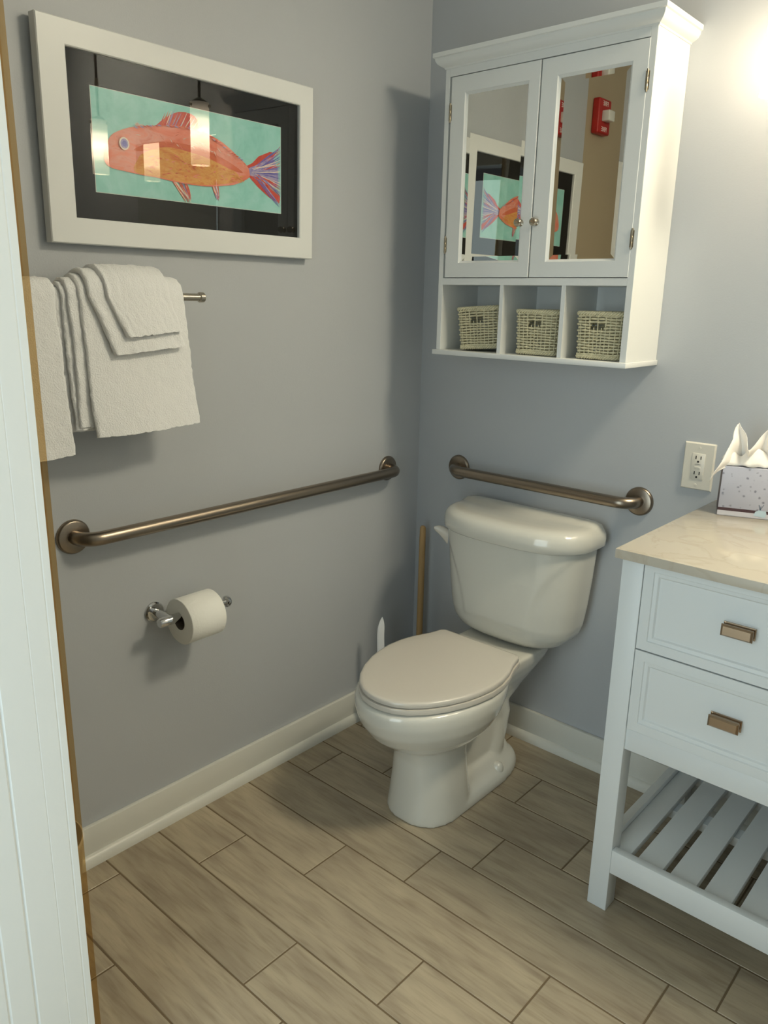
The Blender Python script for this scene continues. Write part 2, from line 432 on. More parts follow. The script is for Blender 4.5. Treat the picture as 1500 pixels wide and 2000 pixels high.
# fins first, the body over their roots
poly(smoothpoly([(-0.9651, 1.7068), (-0.9515, 1.7222), (-0.9272, 1.7381), (-0.9039, 1.7486), (-0.8739, 1.7500), (-0.8551, 1.7385), (-0.865, 1.715), (-0.9174, 1.7135)], 2), 5)
for i in range(26):
    t = i / 25; a = (-0.955 + .09 * t, 1.712); l = .012 + .024 * math.sin(PI * (0.25 + .6 * t))
    stroke(a, (a[0] + .016 + .012 * t, a[1] + l * random.uniform(.8, 1.15)), .0011, random.choice((5, 3, 6, 7, 5)))
poly([(-0.7226, 1.6597), (-0.7008, 1.6704), (-0.6811, 1.6878), (-0.6458, 1.7025), (-0.6259, 1.7027), (-0.6426, 1.6879), (-0.6677, 1.6696), (-0.7062, 1.6499)], 5)
poly([(-0.7161, 1.6561), (-0.6675, 1.6761), (-0.6346, 1.6893), (-0.6206, 1.6683), (-0.6184, 1.6325), (-0.6283, 1.6209), (-0.6687, 1.6367), (-0.7133, 1.6416)], 6)
poly([(-0.7153, 1.6414), (-0.6825, 1.6402), (-0.6443, 1.619), (-0.6135, 1.604), (-0.6154, 1.5871), (-0.6484, 1.598), (-0.6832, 1.6174)], 5)
for i in range(46):
    t = i / 45; ang = math.radians(38 - 76 * t)
    L_ = .095 + .012 * abs(2 * t - 1)
    a = (-0.712 + .022 * random.random(), 1.652 - .006 * t)
    mi = random.choice((6, 7, 8, 7, 6, 5)) if .18 < t < .8 else random.choice((5, 5, 3, 6, 8))
    stroke((a[0] + .03 * random.random(), a[1] + .03 * math.sin(ang) * random.random()), (min(a[0] + L_ * math.cos(ang), -0.6125), a[1] + L_ * math.sin(ang) * 1.02), .0016, mi)
for root, tip, w in (((-0.911, 1.607), (-0.888, 1.566), .022), ((-0.814, 1.608), (-0.806, 1.578), .013)):
    for i in range(22):
        t = random.uniform(-1, 1)
        stroke((root[0] + w * t * .9, root[1]), (tip[0] + w * t * .35, tip[1] + random.uniform(-.002, .012)), .0017, random.choice((5, 5, 3, 7, 6)))
poly(smoothpoly(body, 4), 2)
poly(smoothpoly([(-1.0225, 1.6128), (-1.012, 1.6400), (-0.9991, 1.6521), (-0.9538, 1.6719), (-0.9082, 1.6783), (-0.8495, 1.6726), (-0.7882, 1.6569), (-0.7435, 1.6381), (-0.764, 1.6191), (-0.8407, 1.6059), (-0.895, 1.6050), (-0.969, 1.6091)], 3), 4)
poly(smoothpoly([(-1.022, 1.655), (-1.0, 1.668), (-0.9644, 1.6793), (-0.9307, 1.6841), (-0.8787, 1.6847), (-0.8187, 1.6767), (-0.7623, 1.6602), (-0.73, 1.6446), (-0.763, 1.6471), (-0.8258, 1.6629), (-0.8856, 1.6707), (-0.9427, 1.6722), (-0.99, 1.6580)], 3), 3)
for i in range(120):
    y = random.uniform(-1.0, -0.74); t = (y + 1.0) / .26
    z = random.uniform(1.612 + .012 * t, 1.672 - .03 * t)
    stroke((y, z), (y + random.uniform(.006, .018), z + random.uniform(-.006, .006)), .0012, random.choice((3, 4, 4, 4, 2)))
for i in range(60):
    y = random.uniform(-1.02, -0.76); t = (y + 1.02) / .26
    z = random.uniform(1.686, 1.712) - .03 * t * t
    stroke((y, z), (y + random.uniform(.004, .012), z + random.uniform(-.012, .006)), .0009, random.choice((2, 2, 7, 3)))
for i in range(40):
    t = i / 39; y = -1.02 + .28 * t
    z = 1.7015 + .017 * math.sin(PI * min(1, t * 1.1)) - .035 * max(0, t - .6) ** 1.4 * 3
    stroke((y, z), (y + .01, z + random.uniform(-.003, .002)), .0013, random.choice((5, 3, 5, 6)))
def disc(c, rr, mi):
    poly([(c[0] + rr * math.cos(2 * PI * i / 24), c[1] + rr * 1.05 * math.sin(2 * PI * i / 24)) for i in range(24)], mi)
disc((-1.0446, 1.6644), .0118, 7); disc((-1.0446, 1.6644), .0090, 6); disc((-1.0440, 1.6644), .0056, 8)
art = obj_pic('art_print', bm, pm, pic, smooth=False)
for o in (frame, matb, glass, art):
    o.rotation_euler = (0, TILT, 0)

# ------------------------------------------------------------------ towel bar and towels
BXX, BZ = 0.07, 1.356
tb = thing('towel_bar', (0.0, -1.2, BZ), 'satin metal towel bar above the long grab bar, mostly under white towels', 'towel bar')
bm = B(); lathe(bm, [(.0085, 0), (.0085, .64)], (BXX, -1.545, BZ), (0, 1, 0), 24)
obj('bar', bm, M_satin, tb)
for y in (-0.898, -1.545):
    s = 1 if y > -1 else -1
    bm = B(); lathe(bm, [(.0085, -.008), (.0115, -.006), (.0115, .004), (.010, .006), (0, .006)], (BXX, y, BZ), (0, s, 0), 24)
    obj('end_cap', bm, M_satin, tb)
for y in (-0.985, -1.46):
    bm = B(); lathe(bm, [(.022, 0), (.022, .006), (.009, .010), (.008, BXX)], (0, y, BZ), (1, 0, 0), 24)
    obj('post', bm, M_satin, tb)

def drape_slab(bm, ya, yb, rr, th, zf, zb, seed=0, wav=0.004, nap=0.0022, flare=0.0, lean=0.0, ysub=40, bulge=0.0, hemtilt=0.0, ytaper=(0, 0)):
    """a folded cloth layer hung over the bar: rounded-edged slab swept from the front hem over the bar to the back hem."""
    path = []      # (x, z, nx, nz)
    nf = max(10, int((BZ - zf) / .008)); nb = max(6, int((BZ - zb) / .014))
    for i in range(nf):
        t = i / nf; z = zf + (BZ - zf) * t
        path.append((BXX + rr + flare * (1 - t), z, 1, 0, 1 - t))
    for i in range(15):
        a = PI * i / 14; path.append((BXX + rr * math.cos(a), BZ + rr * math.sin(a), math.cos(a), math.sin(a), 0))
    for i in range(1, nb + 1):
        t = i / nb; path.append((BXX - rr, BZ - (BZ - zb) * t, -1, 0, 0))
    h = th / 2
    sec = []
    for i in range(9):       # left rounded edge
        a = PI / 2 + PI * i / 8; sec.append((0, h + h * math.cos(a), h * math.sin(a)))
    for i in range(1, ysub): sec.append((i / ysub, None, -h))
    for i in range(9):
        a = -PI / 2 + PI * i / 8; sec.append((1, -h + h * math.cos(a), h * math.sin(a)))
    for i in range(ysub - 1, 0, -1): sec.append((i / ysub, None, h))
    rings = []
    for x, z, nx, nz, f in path:
        ring = []
        y0 = ya + ytaper[0] * f; y1 = yb + ytaper[1] * f
        for t, dy, nn in sec:
            if dy is None: y = y0 + h + (y1 - y0 - 2 * h) * t
            elif t == 0: y = y0 + dy
            else: y = y1 + dy
            k = noise.noise(Vector((y * 9 + seed, z * 5, seed * 1.7))) * wav * f + bulge * math.sin(PI * min(1, max(0, (y - y0) / (y1 - y0)))) * (0.4 + .6 * f)
            p = Vector((x + nx * (nn + k), y, z + nz * (nn + k)))
            if f > 0: p.z += hemtilt * (y - (ya + yb) / 2) * f + noise.noise(Vector((y * 7, seed, 3))) * .004 * f
            q = Vector((p.x * 150, p.y * 150, p.z * 150))
            p += Vector((noise.noise(q), noise.noise(q + Vector((31, 7, 5))), noise.noise(q + Vector((3, 57, 15))))) * nap
            # broad softness of the edges
            p.y += noise.noise(Vector((z * 14, seed * 3.1, t * 2))) * .004
            p.x = max(p.x, 0.004)
            ring.append(p)
        rings.append(ring)
    loft(bm, rings)

bm = B()
drape_slab(bm, -1.258, -0.980, .0130, .009, 1.084, 1.10, 1, hemtilt=.01, flare=.002, ytaper=(.010, .0))
drape_slab(bm, -1.246, -0.976, .0215, .010, 1.090, 1.09, 2, hemtilt=.01, flare=.004, ytaper=(.006, .0), bulge=.001)
drape_slab(bm, -1.236, -0.976, .0300, .010, 1.097, 1.09, 3, hemtilt=.01, flare=.007, wav=.006, ytaper=(.004, .004))
drape_slab(bm, -1.218, -0.974, .0370, .010, 1.074, 1.12, 4, hemtilt=.035, flare=.013, wav=.005, bulge=.004, ytaper=(.010, .020))
tag(obj('bath_towel', bm, M_terry, angle=80), 'thick white folded bath towel on the wall bar, with a smaller towel laid over it', 'towel')
bm = B()
drape_slab(bm, -1.202, -1.014, .0480, .012, 1.243, 1.26, 5, flare=.012, hemtilt=.08, bulge=.003, ytaper=(.045, .024))
drape_slab(bm, -1.170, -1.022, .0570, .011, 1.278, 1.28, 6, flare=.013, hemtilt=.07, bulge=.003, ytaper=(.034, .020))
tag(obj('hand_towel', bm, M_terry, angle=80), 'small white folded towel laid over the bath towel on the bar', 'towel')
bm = B()
drape_slab(bm, -1.53, -1.268, .0160, .012, 1.050, 1.08, 7, flare=.004)
drape_slab(bm, -1.53, -1.260, .0270, .013, 1.034, 1.08, 8, flare=.008, hemtilt=.05, wav=.004, ytaper=(.0, .010))
tag(obj('bath_towel', bm, M_terry, angle=80), 'white bath towel on the bar partly hidden behind the door edge', 'towel')

# ------------------------------------------------------------------ grab bars
def grab(name, p0, p1, nrm, label):
    p0, p1, nrm = Vector(p0), Vector(p1), Vector(nrm)
    t = thing(name, (p0 + p1) / 2, label, 'grab bar', 'brushed metal grab bars')
    R_, off, br = .016, .056, .042
    d = (p1 - p0).normalized()
    pts = [p0 + nrm * .004]
    for i in range(13):
        a = PI / 2 * i / 12; pts.append(p0 + nrm * (off - br + br * math.sin(a)) + d * (br - br * math.cos(a)))
    for i in range(1, 12): pts.append((p0 + nrm * off + d * br).lerp(p1 + nrm * off - d * br, i / 12))
    for i in range(13):
        a = PI / 2 * (1 - i / 12); pts.append(p1 + nrm * (off - br + br * math.sin(a)) - d * (br - br * math.cos(a)))
    pts.append(p1 + nrm * .004)
    bm = B(); tube(bm, pts, R_, 28); obj('rail', bm, M_nickel, t, angle=60)
    for p in (p0, p1):
        bm = B(); lathe(bm, [(.0395, 0), (.0395, .004), (.0365, .0085), (.034, .0095), (.0165, .0105)], p, nrm, 48)
        obj('flange', bm, M_nickel, t)
    return t
grab('grab_bar', (0, -1.2188, .836), (0, -.1591, .836), (1, 0, 0), 'long brushed metal grab bar along the left wall below the towels')
grab('grab_bar', (.170, 0, .8426), (.7768, 0, .8426), (0, -1, 0), 'shorter brushed metal grab bar on the back wall above the toilet tank')

# ------------------------------------------------------------------ toilet roll holder and roll
HX, HZ = .075, .600
th = thing('toilet_paper_holder', (0, -1.028, HZ), 'chrome toilet paper holder on the left wall', 'paper holder')
bm = B(); lathe(bm, [(.0255, 0), (.0255, .005), (.022, .009), (.013, .011)], (0, -1.028, HZ), (1, 0, 0), 36); obj('flange', bm, M_chrome, th)
bm = B(); lathe(bm, [(.0105, .006), (.0105, HX)], (0, -1.028, HZ), (1, 0, 0), 28); obj('arm', bm, M_chrome, th)
bm = B(); lathe(bm, [(0, -.040), (.0105, -.039), (.012, -.036), (.012, .018), (.011, .020), (.0075, .021), (.0075, .168)], (HX, -1.022, HZ), (0, 1, 0), 28); obj('roller', bm, M_chrome, th)
bm = B(); lathe(bm, [(.0075, -.004), (.0145, -.002), (.0145, .004), (.011, .009), (0, .010)], (HX, -0.862, HZ), (0, 1, 0), 28); obj('end_knob', bm, M_chrome, th)
RZ = HZ - .0125
roll = thing('toilet_roll', (HX, -.955, RZ - .058), 'roll of white toilet paper on the chrome holder', 'toilet paper')
bm = B()
def rollring(rad, y, sq=0): return [(HX + rad * math.cos(2 * PI * k / 64), y, RZ + rad * math.sin(2 * PI * k / 64) * 1.0) for k in range(64)]
ya, yb = -1.006, -.905
R = loft(bm, [rollring(.0212, ya + .001), rollring(.0560, ya), rollring(.0580, ya + .002), rollring(.0580, yb - .002), rollring(.0560, yb), rollring(.0212, yb - .001)], False, False)
# loose leading edge folded to a point
for i, (t0, t1) in enumerate(((58, 74),)):
    vs = []
    for k in range(9):
        a = math.radians(t0 + (t1 - t0) * k / 8); w = 1 - k / 8
        vs.append([(HX + .0585 * math.cos(a), y, RZ + .0585 * math.sin(a)) for y in (yb - .05 - .046 * w, yb - .05 + .046 * w)])
    L_ = [[bm.verts.new(p) for p in r_] for r_ in vs[:-1]]
    for p, q in zip(L_, L_[1:]): bm.faces.new((p[0], p[1], q[1], q[0]))
obj('paper', bm, M_paper, roll, angle=50)
bm = B(); loft(bm, [rollring(.0212, ya + .001), rollring(.0212, yb - .001), rollring(.0200, yb - .001), rollring(.0200, ya + .001)], False, False)
obj('cardboard_core', bm, M_card, roll, angle=50)

# ------------------------------------------------------------------ wall cabinet with mirrored doors
CD = -.1805
cab = thing('wall_cabinet', (.488, 0, 1.2085), 'white wall cabinet with two mirrored doors and three open cubbies above the toilet', 'cabinet')
bm = B()
CX0, CX1 = .198, .780
bx(bm, CX0, .2125, CD, 0, 1.222, 1.952, .001); bx(bm, .7635, CX1, CD, 0, 1.222, 1.952, .001)   # sides
bx(bm, .2125, .7635, CD, 0, 1.4015, 1.4195, .001)                                            # shelf
bx(bm, .2125, .7635, CD, -.01, 1.930, 1.952, .001)                                           # top rail
bx(bm, .2125, .7635, -.012, -.002, 1.4195, 1.93)                                             # back of the closed part
bx(bm, .4055, .4165, CD + .001, 0, 1.222, 1.4015); bx(bm, .5905, .6020, CD + .001, 0, 1.222, 1.4015)
bx(bm, .2125, .7635, -.006, -.001, 1.222, 1.4015)
obj('carcass', bm, M_white, cab, smooth=False)
bm = B(); bx(bm, CX0 - .0095, CX1 + .0045, CD - .008, 0, 1.2085, 1.222, .002); obj('bottom_board', bm, M_white, cab)
bm = B()
prof = [(0.000, 1.9495), (.002, 1.9495), (.004, 1.953), (.010, 1.956), (.017, 1.961), (.021, 1.968), (.022, 1.974), (.026, 1.976), (.026, 1.9865), (.0, 1.9865)]
rings = []
for p, z in prof:
    rings.append([(CX0 - p, 0, z), (CX0 - p, CD - p, z), (CX1 + p, CD - p, z), (CX1 + p, 0, z)])
loft(bm, rings); obj('crown_molding', bm, M_white, cab, angle=25)

def mirror_door(x0, x1, mx0, mx1, hinge_left, tilt):
    z0, z1, mz0, mz1 = 1.4215, 1.9278, 1.4650, 1.8812
    yf = CD - .001; yb_ = CD + .017
    px = x0 if hinge_left else x1
    piv = Vector((px, yf, 1.4215))
    bm = B()
    w = .006
    def rr(a, b_, c, d, y): return [(a, y, c), (b_, y, c), (b_, y, d), (a, y, d)]
    R = loft(bm, [rr(x0, x1, z0, z1, yb_), rr(x0, x1, z0, z1, yf + .001), rr(x0 + .001, x1 - .001, z0 + .001, z1 - .001, yf),
                  rr(mx0 - w, mx1 + w, mz0 - w, mz1 + w, yf), rr(mx0 - w + .002, mx1 + w - .002, mz0 - w + .002, mz1 + w - .002, yf + .003),
                  rr(mx0, mx1, mz0, mz1, yf + .007), rr(mx0, mx1, mz0, mz1, yb_)], False, False)
    for k in range(4): bm.faces.new((R[-1][k], R[-1][(k + 1) % 4], R[0][(k + 1) % 4], R[0][k]))
    d = obj('door', bm, M_white, cab, smooth=False, base=piv)
    bm = B(); bv = .011; tb_ = .0007
    ym = yf + .0085
    R = loft(bm, [rr(mx0 - .002, mx1 + .002, mz0 - .002, mz1 + .002, ym + .003), rr(mx0 - .0005, mx1 + .0005, mz0 - .0005, mz1 + .0005, ym - tb_), rr(mx0 + bv, mx1 - bv, mz0 + bv, mz1 - bv, ym)], True, True)
    obj('mirror', bm, M_mirror, d, smooth=False)['label'] = 'bevelled mirror pane'
    kx = .4590 if hinge_left else .5045
    bm = B(); lathe(bm, [(.0085, 0), (.0085, .0015), (.0045, .004), (.004, .009), (.0085, .012), (.0105, .0165), (.0085, .021), (0, .0225)], (kx, yf, 1.5555), (0, -1, 0), 28)
    obj('knob', bm, M_satin, d)
    d.rotation_euler = (0, 0, tilt)
    for z in (1.8420, 1.5075):
        hx_ = (x0 - .001) if hinge_left else (x1 + .001)
        bm = B(); lathe(bm, [(0, -.024), (.0022, -.0235), (.0026, -.021), (.0026, -.007), (.0023, -.0065), (.0026, -.006), (.0026, .006), (.0023, .0065), (.0026, .007), (.0026, .021), (.0022, .0235), (0, .024)], (hx_, CD - .0022, z), (0, 0, 1), 14)
        bx(bm, hx_ - .0045, hx_ + .0045, CD - .0018, CD - .0002, z - .019, z + .019)
        obj('hinge', bm, M_brass, cab)
mirror_door(.2190, .4893, .2698, .4528, True, math.radians(-0.0))
mirror_door(.4925, .7650, .5430, .7222, False, math.radians(-0.3))

# ------------------------------------------------------------------ wicker baskets
def make_basket(label, loc, rz):
    t = thing('wicker_basket', loc, label, 'basket', 'wicker baskets in the cabinet cubbies')
    W0, H = .060, .119
    def rect(s, hw, hd, r=.014):
        """point on a rounded square at fraction s of its length, starting at front middle going right"""
        a = 2 * PI * s - PI / 2
        n_ = 7.0
        c, sn = math.cos(a), math.sin(a)
        k = (abs(c) ** n_ + abs(sn) ** n_) ** (-1 / n_)
        return Vector((hw * c * k, hd * sn * k, 0))
    NS = 36; rows = 15
    bm = B()
    for r_ in range(rows):
        z = .006 + r_ * (H - .018) / (rows - 1); f = z / H
        hw = W0 * (.93 + .07 * f); hd = .052 * (.93 + .07 * f)
        pts = []
        N = NS * 4
        skip = rows - 5 <= r_ <= rows - 4
        for i in range(N + 1):
            s = i / N
            d = min(s, 1 - s) * 4 * 2 * hw    # approximate distance from the front middle
            off = .0021 * math.cos(PI * (s * NS) + PI * r_)
            p = rect(s, hw + off, hd + off); p.z = z + .0007 * math.sin(s * 40 + r_)
            if skip and d < .0225:
                if len(pts) > 1: tube(bm, pts, .0027, 6)
                pts = []; continue
            pts.append(p)
        if len(pts) > 1: tube(bm, pts, .0027, 6)
    o1 = obj('weave', bm, M_wicker, t, angle=80, base=(0, 0, 0)); o1.location = (0, 0, 0)
    bm = B()
    for k in range(NS):
        s = k / NS
        zt_ = H - .040 if (k and min(s, 1 - s) * 8 * W0 < .022) else H - .008
        tube(bm, [rect(s, W0 * .93, .052 * .93) + Vector((0, 0, .002)), rect(s, W0 * (.93 + .07 * zt_ / H), .052 * (.93 + .07 * zt_ / H)) + Vector((0, 0, zt_))], .0016, 6)
    for dx in (-.0220, .0220):
        tube(bm, [Vector((dx, -.052 * .985, H - .034)), Vector((dx, -.0525, H - .012))], .0022, 6)
    o = obj('stakes', bm, M_wicker, t, angle=80, base=(0, 0, 0)); o.location = (0, 0, 0)
    for nm, z, f in (('rim', H - .006, 1.0), ('base_braid', .0066, .935)):
        bm = B()
        for ph in range(3):
            pts = []
            N = 220
            for i in range(N):
                s = i / N; p = rect(s, W0 * f, .052 * f); a = 2 * PI * (s * 20 + ph / 3)
                nrm = rect(s, 1, 1).normalized()
                p = p + nrm * (.0034 * math.cos(a)) + Vector((0, 0, z + .0034 * math.sin(a)))
                pts.append(p)
            tube(bm, pts, .0029, 6, closed=True)
        o = obj(nm, bm, M_wicker, t, angle=80, base=(0, 0, 0)); o.location = (0, 0, 0)
    bm = B(); bx(bm, -W0 * .9, W0 * .9, -.047, .047, .002, .005)
    o = obj('bottom', bm, M_wicker, t, base=(0, 0, 0)); o.location = (0, 0, 0)
    t.rotation_euler = (0, 0, rz)
    return t
bk = make_basket('cream wicker basket in the cubby nearest the left wall, turned slightly', (.312, -.100, 1.2272), math.radians(12)); bk.rotation_euler.y = math.radians(-4.5)
def dup(t, label, loc, rz):
    c = t.copy(); col.objects.link(c); c.location = loc; c.rotation_euler = (0, 0, rz); c['label'] = label
    for ch in list(t.children):
        k = ch.copy(); col.objects.link(k); k.parent = c
    return c
dup(bk, 'cream wicker basket in the middle cubby of the cabinet', (.507, -.108, 1.2225), math.radians(1))
dup(bk, 'cream wicker basket in the cubby beside the lit right side panel', (.688, -.108, 1.2225), math.radians(0))

# ------------------------------------------------------------------ outlet
out_ = thing('wall_outlet', (.9221, 0, .9017), 'white double outlet plate on the back wall beside the tissue box', 'outlet')
ox0, ox1, oz0, oz1 = .8828, .9615, .9017, 1.0234; ocx, ocz = .92215, .96255
bm = B()
def rrz(a, b_, c, d, y): return [(a, y, c), (b_, y, c), (b_, y, d), (a, y, d)]
loft(bm, [rrz(ox0, ox1, oz0, oz1, 0), rrz(ox0, ox1, oz0, oz1, -.002), rrz(ox0 + .003, ox1 - .003, oz0 + .003, oz1 - .003, -.0062)])
obj('cover_plate', bm, M_plate, out_, smooth=False)
bm = B(); bx(bm, ocx - .0165, ocx + .0165, -.0076, -.004, ocz - .0335, ocz + .0335, .0008)
rec = obj('receptacle', bm, M_plate, out_)
for dz in (.020, -.020):
    for dx, w, h in ((-.0063, .0012, .0044), (.0063, .0012, .0040)):
        bm = B(); bx(bm, ocx + dx - w, ocx + dx + w, -.0079, -.007, ocz + dz + .003 - h, ocz + dz + .003 + h); obj('slot', bm, M_dark, rec, smooth=False)
    bm = B(); lathe(bm, [(.0027, 0), (.0027, .0009)], (ocx, -.0071, ocz + dz - .0075), (0, -1, 0), 16); obj('ground_hole', bm, M_dark, rec)
bm = B(); bx(bm, ocx - .0075, ocx + .0075, -.0084, -.007, ocz - .0052, ocz - .0004, .0004); obj('test_button', bm, M_plate, rec)
bm = B(); bx(bm, ocx - .0075, ocx + .0075, -.0080, -.007, ocz + .0052, ocz + .0058); obj('reset_button', bm, M_dark, rec, smooth=False)
for dz in (.048, -.048):
    bm = B(); lathe(bm, [(.0032, 0), (.0028, .0012), (0, .0015)], (ocx, -.0060, ocz + dz), (0, -1, 0), 16); obj('screw', bm, M_plate, out_)

# ------------------------------------------------------------------ vanity and its top
VX0, VX1, VY = .9757, 1.783, -.5257
van = thing('vanity', (1.38, -.28, 0), 'white bathroom vanity with two drawers over an open slatted shelf', 'vanity')
LW = .0466
for x0 in (VX0, VX1 - LW):
    for y0 in (VY, -.066):
        bm = B(); bx(bm, x0, x0 + LW, y0, y0 + LW, 0, .862, .0018); obj('leg', bm, M_van, van)
AX0, AX1 = VX0 + LW, VX1 - LW
bm = B(); bx(bm, AX0 - .001, AX1 + .001, VY + .006, VY + .024, .4234, .4750, .001); obj('apron', bm, M_van, van)
for x0 in (VX0 + .006, VX1 - .024):
    bm = B(); bx(bm, x0, x0 + .018, VY + LW, -.066, .4234, .862, .001); obj('side_panel', bm, M_van, van)
bm = B(); bx(bm, AX0, AX1, -.045, -.033, .4234, .862); obj('back_panel', bm, M_van, van)
bm = B(); bx(bm, VX0 + .024, VX1 - .024, VY + .024, -.045, .4234, .4330); obj('cabinet_floor', bm, M_van, van)
def drawer(z0, z1, hz):
    y = VY + .001; x0, x1 = AX0 + .0012, AX1 - .0012
    bm = B()
    def q(i, yy): return [(x0 + i, yy, z0 + i), (x1 - i, yy, z0 + i), (x1 - i, yy, z1 - i), (x0 + i, yy, z1 - i)]
    loft(bm, [q(0, y + .018), q(0, y + .0008), q(.0008, y), q(.021, y), q(.0225, y + .0025), q(.030, y + .0032), q(.033, y + .0068), q(.034, y + .007)], True, True)
    d = obj('drawer', bm, M_van, van, smooth=False)
    yp = y + .007
    for hx in (1.2193, 1.5395):
        bm = B()
        def pr(y_, hw, zz0, zz1): return [(hx - hw, y_, hz + zz0), (hx + hw, y_, hz + zz0), (hx + hw, y_, hz + zz1), (hx - hw, y_, hz + zz1)]
        loft(bm, [pr(yp, .0300, -.0120, .0120), pr(yp - .0030, .0300, -.0120, .0120), pr(yp - .0035, .0270, -.0095, .0095), pr(yp - .0120, .0262, -.0088, .0088), pr(yp - .0155, .0295, -.0118, .0118), pr(yp - .0185, .0295, -.0118, .0118), pr(yp - .0215, .0255, -.0085, .0085)])
        obj('pull', bm, M_bronze, d, smooth=False)['label'] = 'rectangular bronze pull'
    return d
drawer(.6655, .860, .763)
drawer(.4762, .6625, .569)
for (x0, x1, y0, y1, nm) in ((AX0, AX1, VY, VY + .020, 'shelf_rail'), (AX0, AX1, -.052, -.034, 'shelf_rail'), (VX0 + .008, VX0 + .028, VY + LW, -.066, 'shelf_rail'), (VX1 - .028, VX1 - .008, VY + LW, -.066, 'shelf_rail')):
    bm = B(); bx(bm, x0, x1, y0, y1, .1052, .1658, .0015); obj(nm, bm, M_van, van)
bm = B()
gaps = [1.0610 + .0742 * k for k in range(10)]
xa = VX0 + .0285
for g in gaps + [VX1 - .0285 + .008]:
    xb = g - .0085
    if xb > VX1 - .0285: xb = VX1 - .0285
    if xb - xa > .01: bx(bm, xa, xb, VY + .0205, -.0525, .134, .1505, .001)
    xa = g + .0085
for y in (-.22,): bx(bm, VX0 + .0285, VX1 - .0285, y - .02, y + .02, .110, .1335)
obj('slatted_shelf', bm, M_van, van)
top = B(); bx(top, VX0, VX1 + .006, -.566, -.0005, .8637, .8837, .0016)
tag(obj('countertop', top, M_quartz), 'pale veined stone countertop on the white vanity', 'countertop')

# ------------------------------------------------------------------ tissue box
Apt = Vector((1.0298, -.1467)); Bpt = Vector((1.0298 + .112 * math.cos(math.radians(19.5)), -.1467 + .112 * math.sin(math.radians(19.5))))
u = (Bpt - Apt).normalized(); ang = math.atan2(u.y, u.x)
S_, Hh = .110, .118
tz = .8837
ctr = Apt + u * S_ / 2 + Vector((-u.y, u.x)) * S_ / 2
tbx = thing('tissue_box', (ctr.x, ctr.y, tz), 'cube tissue box in speckled lavender grey card on the countertop', 'tissue box')
M_box = mat('speckled_card', (186, 188, 202), 0.45, var=0.06, vscale=26)
nt, b = nodes_of(M_box)
tc = nt.nodes.new('ShaderNodeTexCoord'); vo = nt.nodes.new('ShaderNodeTexVoronoi'); vo.inputs['Scale'].default_value = 72
nz = nt.nodes.new('ShaderNodeTexNoise'); nz.inputs['Scale'].default_value = 90
nt.links.new(tc.outputs['Object'], vo.inputs['Vector']); nt.links.new(tc.outputs['Object'], nz.inputs['Vector'])
ad = nt.nodes.new('ShaderNodeMath'); ad.operation = 'ADD'; nt.links.new(vo.outputs['Distance'], ad.inputs[0])
sc_ = nt.nodes.new('ShaderNodeMath'); sc_.operation = 'MULTIPLY_ADD'; sc_.inputs[1].default_value = 0.5; sc_.inputs[2].default_value = -0.25
nt.links.new(nz.outputs['Fac'], sc_.inputs[0]); nt.links.new(sc_.outputs[0], ad.inputs[1])
rp = nt.nodes.new('ShaderNodeValToRGB'); rp.color_ramp.elements[0].position = .10; rp.color_ramp.elements[0].color = (.45, .45, .5, 1); rp.color_ramp.elements[1].position = .26; rp.color_ramp.elements[1].color = (1, 1, 1, 1)
nt.links.new(ad.outputs[0], rp.inputs[0])
mx = nt.nodes.new('ShaderNodeMix'); mx.data_type = 'RGBA'; mx.blend_type = 'MULTIPLY'; mx.inputs[0].default_value = 1
old = b.inputs['Base Color'].links[0].from_socket
nt.links.new(old, mx.inputs[6]); nt.links.new(rp.outputs[0], mx.inputs[7]); nt.links.new(mx.outputs[2], b.inputs['Base Color'])
M_maroon = mat('maroon_band', (74, 52, 58), 0.45)
M_lightband = mat('pale_band', (206, 206, 214), 0.45)
M_logo = mat('pale_blue_print', (192, 214, 226), 0.4)
M_twig = mat('slate_print', (86, 104, 124), 0.5)
def L2W(a, b_, z): # box-local (along front, into depth, up)
    w = Vector((-u.y, u.x)); p = Apt + u * a + w * b_
    return Vector((p.x, p.y, tz + z))
def lbox(bm, a0, a1, b0, b1, z0, z1, bev=0):
    vs = bx(bm, a0, a1, b0, b1, z0, z1, bev)
    for v in vs: v.co = L2W(*v.co)
bm = B(); lbox(bm, 0, S_, 0, S_, 0, Hh, .0012); box_ = obj('carton', bm, M_box, tbx)
bm = B(); lbox(bm, -.0003, S_ - .0, -.0003, .0005, .0125, .0195); lbox(bm, -.0004, .0005, .001, S_, .001, Hh - .001); obj('dark_band', bm, M_maroon, box_, smooth=False)['label'] = 'dark maroon printed band'
bm = B(); lbox(bm, -.0003, S_, -.0003, .0005, .0015, .0125); obj('pale_band', bm, M_lightband, box_, smooth=False)['label'] = 'pale printed band'
bm = B()
vs = [bm.verts.new(L2W(a, -.0006, z)) for a, z in ((.078, .007), (.102, .004), (.105, .013), (.103, .020), (.088, .021), (.081, .017))]
bm.faces.new(vs)
r_ = bmesh.ops.extrude_face_region(bm, geom=list(bm.faces)); bmesh.ops.translate(bm, verts=[v for v in r_['geom'] if isinstance(v, bmesh.types.BMVert)], vec=L2W(0, -.0002, 0) - L2W(0, 0, 0))
obj('logo_patch', bm, M_logo, box_, smooth=False)['label'] = 'pale blue printed patch'
bm = B()
for a0, a1, z1 in ((.0905, .087, .034), (.0905, .097, .035), (.0905, .0915, .031)):
    tube(bm, [L2W(a0, -.0003, .021), L2W(a1, -.0003, z1)], .00055, 6)
obj('twig_print', bm, M_twig, box_)
